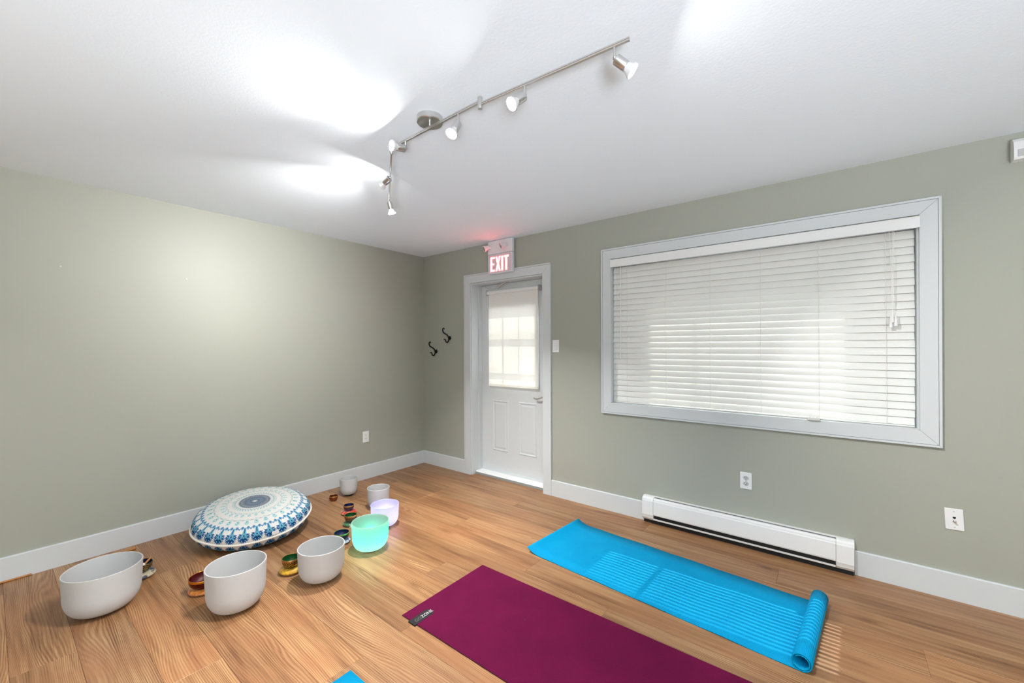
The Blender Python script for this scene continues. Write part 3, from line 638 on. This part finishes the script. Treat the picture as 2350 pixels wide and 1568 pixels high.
for nm, x, y, R, h, mt, lb in BOWLS:
    o = vf('crystal_singing_bowl', lathe_vf(crystal_prof(R, h, 0.006), 72, (x, y, 0.012)), M[mt], None, True, (x, y, 0.012)); tag(o, lb, 'singing bowl', 'crystal singing bowls in a curved row on the floor')
    r_ = R * 0.42; prof = [(r_ + 0.006 * math.cos(a), 0.006 + 0.006 * math.sin(a)) for a in [2 * math.pi * i / 10 for i in range(11)]]
    o = vf('rubber_ring', lathe_vf(prof, 40, (x, y, 0)), M['rubber'], None, True, (x, y, 0)); tag(o, 'black rubber ring under the ' + lb.split(',')[0].replace(' next to', ' by').replace('singing ', ''), 'rubber ring', 'rubber rings under the crystal bowls')
for x, y, col, s, lb in ((1.3639, -1.6034, (0.012, 1.0, 0.58, 1), 105.0, 'round green LED puck light inside the mint green bowl'), (1.1290, -1.3264, (0.46, 0.38, 1.0, 1), 260.0, 'round violet LED puck light inside the glowing violet bowl')):
    o = thing('led_puck_light', lb, 'led light', (x, y, 0.0185), 'LED lights inside the bowls')
    vf('puck_base', lathe_vf([(0, 0.0185), (0.034, 0.0185), (0.034, 0.030), (0, 0.030)], 24, (x, y, 0)), M['plastic'], o, True)
    vf('puck_lens', lathe_vf([(0.030, 0.0302), (0.026, 0.037), (0, 0.040)], 24, (x, y, 0)), emitter('led_' + lb.split()[1], col, s), o, True)

# ------------------------------------------------------------------ metal singing bowls on ring cushions
def mprof(R, h, wall=0.004):
    out = [(R * (.5 + .5 * (1 - (1 - t) ** 2.4) ** .6), h * t) for t in [i / 15 for i in range(16)]]
    inn = [(max(r - wall, 0.001), wall + z * (h - wall) / h) for r, z in out]; inn[-1] = (out[-1][0] - wall, h)
    return out, inn
def metal(label, x, y, R, h, z0, mout, min_, mrim, group='metal singing bowls behind the crystal bowls'):
    out, inn = mprof(R, h); t = thing('metal_singing_bowl', label, 'singing bowl', (x, y, z0), group); seg = 40; kb = 12
    vf('outer_shell', lathe_vf([(0, 0)] + out[:kb + 1], seg, (x, y, z0)), mout, t, True)
    vf('rim_band', lathe_vf(out[kb:] + [(out[-1][0] - 0.001, h + 0.0015), (inn[-1][0] + 0.001, h + 0.0015), inn[-1]], seg, (x, y, z0)), mrim, t, True)
    vf('inner_lining', lathe_vf(list(reversed(inn)) + [(0, 0.004)], seg, (x, y, z0)), min_, t, True); return t
def ring(label, x, y, r, th, mat):
    prof = [(r + th * 0.95 * math.cos(a), th / 2 + th / 2 * math.sin(a)) for a in [2 * math.pi * i / 12 for i in range(13)]]
    o = vf('ring_cushion', lathe_vf(prof, 36, (x, y, 0)), mat, None, True, (x, y, 0)); return tag(o, label, 'cushion', 'ring cushions under the metal bowls')
c = lin
COP = metal_bowl('copper_bowl', c(176, 110, 62), c(84, 44, 24)); VIO = metal_bowl('violet_bowl', c(120, 104, 140), c(40, 34, 66)); GRN = metal_bowl('bronze_green_bowl', c(150, 138, 118), c(56, 52, 44))
NVY = metal_bowl('blue_bowl', c(70, 74, 120), c(26, 28, 52)); GLD = metal_bowl('gold_bowl', c(196, 164, 84), c(44, 36, 18)); RED = metal_bowl('red_bowl', c(122, 46, 26), c(58, 14, 10)); BRS = metal_bowl('brass_bowl', c(168, 148, 108), c(44, 38, 40))
i_br = simple('copper_lining', c(110, 52, 30), 0.35, 0.6, bump=(200, 0.1, 0.0006)); i_nv = simple('navy_lining', c(22, 24, 66), 0.4, 0.2, bump=(200, 0.1, 0.0006)); i_gn = simple('green_lining', c(16, 74, 34), 0.4, 0.2, bump=(200, 0.1, 0.0006))
i_rd = simple('maroon_lining', c(78, 16, 20), 0.4, 0.2, bump=(200, 0.1, 0.0006)); r_gd = simple('gold_rim', c(196, 150, 90), 0.3, 0.9, bump=(300, 0.1, 0.0004)); r_or = simple('orange_rim', c(212, 132, 44), 0.3, 0.9, bump=(300, 0.1, 0.0004)); r_gr = simple('green_gold_rim', c(120, 168, 96), 0.3, 0.8, bump=(300, 0.1, 0.0004))
metal('tiny copper brown metal bowl standing bare on the floor near the wall', 0.319, -1.2987, 0.0372, 0.0436, 0, COP, i_br, r_gd)
metal('small dark violet metal bowl on the red brocade cushion', 0.694, -1.371, 0.0416, 0.0436, 0.0285, VIO, i_nv, r_gd)
ring('red and gold brocade ring cushion under the dark violet bowl', 0.694, -1.371, 0.034, 0.028, brocade('red_brocade', c(170, 26, 22), c(196, 60, 40), c(226, 190, 150)))
metal('small metal bowl with green lining on the green cushion', 0.904, -1.4771, 0.0463, 0.0521, 0.0255, GRN, i_gn, r_gd)
gc = ring('green ring cushion with white tag under the green lined bowl', 0.904, -1.4771, 0.034, 0.025, brocade('green_brocade', c(40, 92, 48), c(66, 124, 66), c(34, 74, 44)))
v_, f_ = box_vf(0.940, 0.972, -1.506, -1.5045, 0.001, 0.024); finish('tag', rotz(v_, (0.955, -1.505), math.radians(30)), f_, M['tag'], gc, False, None)
metal('dark blue lined metal bowl with green gold rim, half hidden behind a crystal bowl', 1.1225, -1.6751, 0.0516, 0.0436, 0.0285, NVY, i_nv, r_gr)
ring('blue and white ring cushion under the green rimmed metal bowl', 1.1225, -1.6751, 0.032, 0.028, brocade('blue_brocade', c(30, 34, 96), c(214, 214, 216), c(150, 150, 170), 60))
metal('carved gold metal bowl with green lining on the yellow cushion', 1.2302, -2.0628, 0.0517, 0.0539, 0.0335, GLD, i_gn, r_gd)
ring('golden yellow ring cushion under the carved gold bowl', 1.2302, -2.0628, 0.034, 0.033, brocade('yellow_brocade', c(206, 150, 20), c(222, 176, 40), c(176, 120, 14)))
metal('dark red metal bowl with orange rim, partly behind a crystal bowl', 1.0413, -2.4553, 0.0709, 0.0533, 0.0285, RED, i_rd, r_or)
ring('orange ring cushion under the dark red metal bowl', 1.0413, -2.4553, 0.046, 0.028, brocade('orange_brocade', c(196, 104, 28), c(216, 140, 50), c(168, 76, 20)))
metal('dark blue and brass metal bowl holding a mallet, behind the largest crystal bowl', 0.5729, -2.6455, 0.0581, 0.0488, 0.0335, BRS, i_nv, BRS)
ring('silver and navy ring cushion under the mallet bowl', 0.5729, -2.6455, 0.042, 0.033, brocade('silver_brocade', c(196, 186, 160), c(180, 170, 140), c(34, 34, 70), 40))
ml = thing('bowl_mallet', 'white suede headed wooden mallet resting inside the blue and brass bowl', 'mallet', (0.585, -2.63, 0.05))
vf('mallet_head', rod_vf((0.597, -2.662, 0.0735), (0.588, -2.630, 0.071), 0.0125, 16), M['suede'], ml, True); vf('mallet_handle', rod_vf((0.588, -2.630, 0.071), (0.560, -2.594, 0.0925), 0.006, 12), M['wood_stick'], ml, True)
sk = vf('wooden_striker', along_vf([(0, 0), (0.006, 0.002), (0.010, 0.010), (0.010, 0.022), (0.0075, 0.030), (0.0075, 0.17), (0.010, 0.18), (0.006, 0.19), (0, 0.19)], (0.103, -2.585, 0.0102), (0.15, -1, 0), 14), M['wood_stick'], None, True); tag(sk, 'turned wooden striker lying on the floor by the left baseboard', 'striker')
st_ = vf('wooden_dowel', rod_vf((0.021, -3.35, 0.0055), (0.021, -3.045, 0.0055), 0.0055, 10), M['wood_stick'], None, True); tag(st_, 'thin pale wooden stick lying along the foot of the left baseboard', 'stick')

# ------------------------------------------------------------------ floor cushion with the mandala print
def cushion():
    cx, cy, R, h, tilt = 0.4664, -1.9862, 0.372, 0.2223, 0.1349
    NA, NR = 720, 150
    ang = np.arange(NA) * 2 * np.pi / NA
    s = np.concatenate([np.linspace(0, 1, NR)])        # 0 top pole .. 1 bottom pole
    th = s * np.pi
    rr = np.abs(np.sin(th)) ** 0.72; zz = np.sign(np.cos(th)) * np.abs(np.cos(th)) ** 0.80
    rad = R * rr; z = h / 2 * zz
    AA, RR = np.meshgrid(ang, rad); _, ZZ = np.meshgrid(ang, z); _, SS = np.meshgrid(ang, s)
    wob = 1 + 0.010 * np.sin(3 * AA + 1) * (RR / R) ** 2 + 0.006 * np.sin(7 * AA) * (RR / R) ** 3
    X = RR * wob * np.cos(AA); Y = RR * wob * np.sin(AA)
    ZZ = ZZ + 0.006 * np.sin(2 * AA + 0.6) * (RR / R) ** 2
    # print
    rho = RR / R; topm = SS <= 0.5
    white = np.array([0.68, 0.66, 0.635]); col = np.ones(X.shape + (3,)) * white
    def put(mask, c_):
        c_ = np.array(lin(*c_)[:3]); mk = np.clip(mask, 0, 1)[..., None]; col[:] = col * (1 - mk) + c_ * mk
    def sm(x, e=0.25): return np.clip(0.5 + x / e, 0, 1)
    def cell(N, off=0.0): return (AA * N / (2 * np.pi) + off) % 1 - 0.5
    def drop(N, r0, r1, wid, off=0.0, p=1.0):
        """teardrop: narrow at the inner radius, round at the outer"""
        a = cell(N, off); b = (rho - r0) / (r1 - r0); w = wid * np.sqrt(np.clip(b * (1 - b) * 4, 0, 1)) * (0.35 + 0.65 * np.clip(b, 0, 1)) ** p
        return np.where((b > 0) & (b < 1), 1 - np.abs(a) / np.maximum(w, 1e-4), -1)
    def band(r0, r1): return ((rho > r0) & (rho < r1)).astype(float)
    dk, mid, pale, tl_, navy = (76, 88, 106), (112, 126, 142), (168, 206, 208), (108, 172, 180), (18, 92, 138)
    # centre medallion
    put(band(0, 0.255), mid); put(band(0.105, 0.125), (214, 216, 206)); put(band(0.0, 0.102), dk)
    put(sm(drop(12, 0.01, 0.06, 0.34)), (150, 172, 190)); put(sm(drop(22, 0.055, 0.10, 0.30)), (140, 158, 176)); put(band(0, 0.016), (160, 190, 214))
    put(sm(drop(44, 0.13, 0.185, 0.30)), dk); put(sm(drop(44, 0.175, 0.258, 0.42)), (70, 76, 90)); put(sm(drop(44, 0.185, 0.245, 0.16)), (214, 214, 208))
    put(band(0.272, 0.277), (196, 200, 200))
    # three rings of pale teal drops
    for N, r0, r1 in ((44, 0.29, 0.385), (30, 0.415, 0.565), (30, 0.60, 0.775)):
        put(sm(drop(N, r0 + (r1 - r0) * 0.25, r1, 0.36)) * 0.75, pale); put(sm(drop(N, r0 + (r1 - r0) * 0.38, r1 - (r1 - r0) * 0.12, 0.25)) * 0.9, tl_)
        put(sm(drop(N, r0 + (r1 - r0) * 0.45, r1 - (r1 - r0) * 0.22, 0.15)), (226, 226, 218)); put(sm(drop(N, r0 + (r1 - r0) * 0.5, r1 - (r1 - r0) * 0.3, 0.09)), (64, 124, 128))
        a = cell(N); d_ = np.abs(rho - (r0 + (r1 - r0) * (0.16 + 0.9 * np.abs(a) * (1 - 1.2 * np.abs(a)))))      # arch over each drop
        put(sm((0.006 - d_) / 0.006) * 0.7, (116, 158, 164))
        put(sm(1 - np.hypot((np.abs(np.abs(a) - 0.5)) * 2 * np.pi / N * rho, rho - (r0 + (r1 - r0) * 0.3)) / 0.007) * 0.9, (92, 96, 108))
    # blue scroll band
    for N, off in ((30, 0.0),):
        a = cell(N, off); ph = np.abs(a)
        d_ = np.abs(rho - (0.835 + 0.022 * np.cos(a * 2 * np.pi * 2))); put(sm((0.014 - d_) / 0.008), (96, 160, 194)); put(sm((0.006 - d_) / 0.006), (34, 102, 150))
        put(sm(1 - np.hypot((ph - 0.25) * 2 * np.pi / N * rho, rho - 0.845) / 0.016), (24, 90, 140)); put(sm(1 - np.hypot((ph - 0.25) * 2 * np.pi / N * rho, rho - 0.862) / 0.012), (150, 190, 206))
    # outer feathers, mirrored onto the underside; distance measured along the cloth
    arc = np.concatenate([[0], np.cumsum(np.hypot(np.diff(rad), np.diff(z)))]); _, ARC = np.meshgrid(ang, arc); eq = arc[np.argmin(np.abs(s - 0.5))]
    dd = np.abs(ARC - eq)        # 0 at the seam
    N = 30; a = cell(N) * 2 * np.pi / N * R
    fc = 0.048; q = np.hypot(a * 1.15, dd - fc); ray = np.arctan2(a, fc - dd)
    lim = 0.0345 + 0.0075 * (np.sin(ray * 20) > -0.1)
    low = dd < fc + 0.02
    put(((q < lim) & low).astype(float), (14, 82, 134)); put(((q < 0.024) & low).astype(float), (6, 62, 108))
    stem = np.where((dd > fc - 0.01) & (dd < 0.112), 1 - np.abs(np.abs(a) - 0.012 * np.clip((0.112 - dd) / 0.06, 0, 1.4)) / 0.0055, -1)
    put(sm(stem) * 0.8, (104, 164, 188)); put(sm(np.where((dd > fc - 0.01) & (dd < 0.105), 1 - np.abs(a) / 0.004, -1)), (34, 110, 140))
    put(sm(1 - (np.abs(a) / 0.010 + np.abs(dd - fc - 0.006) / 0.018), 0.2), (120, 186, 204)); put(sm(1 - (np.abs(a) / 0.006 + np.abs(dd - fc - 0.006) / 0.011), 0.2), (12, 60, 96))
    put(((np.abs(((ray / (2 * np.pi) * 9) % 1) - 0.5) < 0.12) & (np.abs(q - 0.027) < 0.0028) & low).astype(float), (210, 222, 226))
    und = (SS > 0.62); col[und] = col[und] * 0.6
    # tilt the far side up
    d = np.array([cx - CAM.x, cy - CAM.y]); d /= np.linalg.norm(d); ct, st2 = math.cos(tilt), math.sin(tilt)
    al = X * d[0] + Y * d[1]; pe = -X * d[1] + Y * d[0]
    a2 = al * ct - ZZ * st2; z2 = al * st2 + ZZ * ct
    X2 = a2 * d[0] - pe * d[1]; Y2 = a2 * d[1] + pe * d[0]; zmin = z2.min()
    flat = np.maximum(z2 - zmin, 0.0)
    Vv = np.stack([X2, Y2, flat], -1).reshape(-1, 3)
    idx = np.arange(NR * NA).reshape(NR, NA); nx = np.roll(idx, -1, 1)
    F_ = np.stack([idx[:-1], idx[1:], nx[1:], nx[:-1]], -1).reshape(-1, 4)
    me = bpy.data.meshes.new('printed_cover'); me.vertices.add(len(Vv)); me.vertices.foreach_set('co', Vv.ravel())
    me.loops.add(F_.size); me.loops.foreach_set('vertex_index', F_.ravel().astype(np.int32)); me.polygons.add(len(F_)); me.polygons.foreach_set('loop_start', np.arange(0, F_.size, 4, dtype=np.int32))
    me.update(calc_edges=True); me.polygons.foreach_set('use_smooth', np.ones(len(F_), dtype=bool))
    at = me.color_attributes.new('print', 'FLOAT_COLOR', 'POINT'); at.data.foreach_set('color', np.concatenate([col.reshape(-1, 3), np.ones((NR * NA, 1))], 1).ravel().astype(np.float32))
    m = NT('mandala_cotton'); p = m.n('BsdfPrincipled', Roughness=0.85); p.inputs['Specular IOR Level'].default_value = 0.15
    ac = m.n('Attribute', attribute_name='print'); tc = m.n('TexCoord').outputs['Object']
    m.link(ac.outputs['Color'], p.inputs['Base Color']); m.link(m.bump(m.noise(tc, 700, 2), 0.15, 0.0008), p.inputs['Normal']); m.link(p.outputs[0], m.out.inputs[0]); me.materials.append(m.m)
    t = thing('floor_cushion', 'big round floor cushion printed with a blue and teal mandala', 'cushion', (cx, cy, 0))
    o = bpy.data.objects.new('printed_cover', me); COL.objects.link(o); o.parent = t; ORG[o.name] = Vector((cx, cy, 0))
    # braided piping round the seam
    i0 = int(np.argmin(np.abs(s - 0.5))); pts = np.stack([X2, Y2, flat], -1)[i0]
    n = 360; V, Fc = [], []; sg = 8
    for i in range(n):
        q = pts[i * NA // n]; q1 = pts[((i + 1) * NA // n) % NA]; dv = Vector(q1 - q).normalized(); o_ = Vector((q[0], q[1], 0)).normalized(); u_ = dv.cross(o_)
        rad_ = 0.0058 + 0.0016 * (i % 3 == 0) + 0.0006 * (i % 3 == 1); cc = Vector(q) + o_ * 0.003 + Vector((cx, cy, 0))
        V += [tuple(cc + o_ * rad_ * math.cos(2 * math.pi * k / sg) + u_ * rad_ * math.sin(2 * math.pi * k / sg)) for k in range(sg)]
    for i in range(n):
        for k in range(sg):
            j = (k + 1) % sg; i2 = (i + 1) % n; Fc.append((i * sg + k, i * sg + j, i2 * sg + j, i2 * sg + k))
    vf('braided_piping', (V, Fc), simple('cream_braid', lin(228, 222, 214), 0.85, bump=(500, 0.2, 0.001)), t, True)
    # sewn label on the camera side just above the seam
    lab = []; azs = math.atan2(-d[1], -d[0]) + 0.33
    for da in np.linspace(-0.058, 0.058, 5):
        ii = int(((azs + da) % (2 * math.pi)) / (2 * math.pi) * NA)
        for jj in (i0 - 3, i0 - 11): lab.append(tuple(np.array([X2[jj, ii], Y2[jj, ii], flat[jj, ii]]) + np.array([cx, cy, 0]) + 0.0025 * np.array([-d[0], -d[1], 0.8])))
    lo = vf('sewn_label', (lab, [(2 * i, 2 * i + 1, 2 * i + 3, 2 * i + 2) for i in range(4)]), M['tag'], t)
    sol = lo.modifiers.new('thickness', 'SOLIDIFY'); sol.thickness = 0.0012
cushion()

# ------------------------------------------------------------------ yoga mats
def grid_sheet(path, y0, y1, th):
    """path: list of (u, z) of the sheet's top surface, extruded across v; closed thin solid"""
    n = len(path); top, bot = [], []
    for i, (u, z) in enumerate(path):
        a = path[max(i - 1, 0)]; b = path[min(i + 1, n - 1)]; du, dz = b[0] - a[0], b[1] - a[1]; L = math.hypot(du, dz) or 1
        bot.append((u + dz / L * th, z - du / L * th)); top.append((u, z))
    poly = top + bot[::-1]; V, Fc = [], []; m = len(poly); nv = 6
    for k in range(nv + 1):
        y = y0 + (y1 - y0) * k / nv; V += [(p[0], y, p[1]) for p in poly]
    for k in range(nv):
        for i in range(m):
            j = (i + 1) % m; Fc.append((k * m + i, (k + 1) * m + i, (k + 1) * m + j, k * m + j))
    for k in (0, nv):
        for i in range(n - 1):
            q = (k * m + i, k * m + i + 1, k * m + m - 2 - i, k * m + m - 1 - i); Fc.append(q if k == 0 else q[::-1])
    return V, Fc
pm = thing('yoga_mat', 'plum purple yoga mat lying flat with a black brand label', 'yoga mat', (2.98, -1.60, 0), 'yoga mats laid out on the floor')
v_, f_ = box_vf(2.112, 3.845, -1.905, -1.297, 0.0004, 0.006, 0.0008); sheet = finish('mat_sheet', rotz(v_, (2.112, -1.6), 0.0), f_, M['purple'], pm, False, None)
v_, f_ = box_vf(2.112, 3.845, -1.9057, -1.9051, 0.0006, 0.0054); finish('mat_edge', v_, f_, M['foam'], pm, False, None)
lbl = vf('brand_label', box_vf(2.178, 2.229, -1.918, -1.794, 0.0061, 0.0068), M['label_black'], pm)
vf('brand_label', box_vf(2.178, 2.229, -1.9185, -1.9060, 0.0004, 0.0066), M['label_black'], pm)
def place_text(nm, body, size, x0, y0, z, mat, parent, sx=1.0):
    v, f = text_vf(body, size); mx = max(p[0] for p in v)
    finish(nm, [(x0 - q[1], y0 + q[0] * sx, z) for q in v], f, mat, parent, False, None); return mx * sx
wgo = place_text('lettering', 'GO', 0.030, 2.2145, -1.898, 0.0070, M['thread_grey'], lbl, 0.86)
place_text('lettering', 'ZONE', 0.030, 2.2145, -1.898 + wgo + 0.001, 0.0070, M['thread_white'], lbl, 0.86)
vf('scuff_mark', box_vf(2.503, 2.514, -1.606, -1.603, 0.0060, 0.0064), M['foam'], pm); vf('scuff_mark', box_vf(2.625, 2.632, -1.557, -1.552, 0.0060, 0.0064), M['foam'], pm)

def blue_mat(label, ox, oy, ang, path, y0, y1):
    t = thing('yoga_mat', label, 'yoga mat', (ox, oy, 0), 'yoga mats laid out on the floor'); t.rotation_euler.z = ang
    V, Fc = grid_sheet(path, y0, y1, 0.0045)
    me = bpy.data.meshes.new('mat_sheet'); me.from_pydata(V, [], Fc); me.materials.append(M['blue']); me.update(); me.polygons.foreach_set('use_smooth', [True] * len(me.polygons))
    o = bpy.data.objects.new('mat_sheet', me); COL.objects.link(o); o.parent = t; return t
path = []
for i in range(9):                                    # lifted far end
    q = 1 - i / 8; path.append((0.012 + 0.10 * (1 - q), 0.005 + 0.030 * q ** 2.0))
for i in range(1, 30): path.append((0.112 + (1.500 - 0.112) * i / 29, 0.005 + 0.0012 * math.sin(i * 0.9)))
# rolled up end: sheet turns up and over itself, spiralling inwards
R0 = 0.036; cxr, czr = 1.505, 0.005 + R0
for i in range(1, 60):
    a = -math.pi / 2 + i / 59 * math.radians(590); r = R0 - 0.0068 * i / 59 * 590 / 360
    sq = 0.82 if False else 1.0
    path.append((cxr + 0.014 + r * math.cos(a) * 1.0, max(0.005, czr + r * math.sin(a) * 0.95 - 0.001)))
blue_mat('bright blue yoga mat with one end rolled up, beside the heater', 2.222, -0.985, -math.radians(4.45), path, 0.0, 0.61)
blue_mat('corner of a second bright blue yoga mat at the bottom edge of view', 2.236, -2.262 - 0.61, 0.0, [(1.72 * i / 12, 0.005) for i in range(13)], 0.0, 0.61)
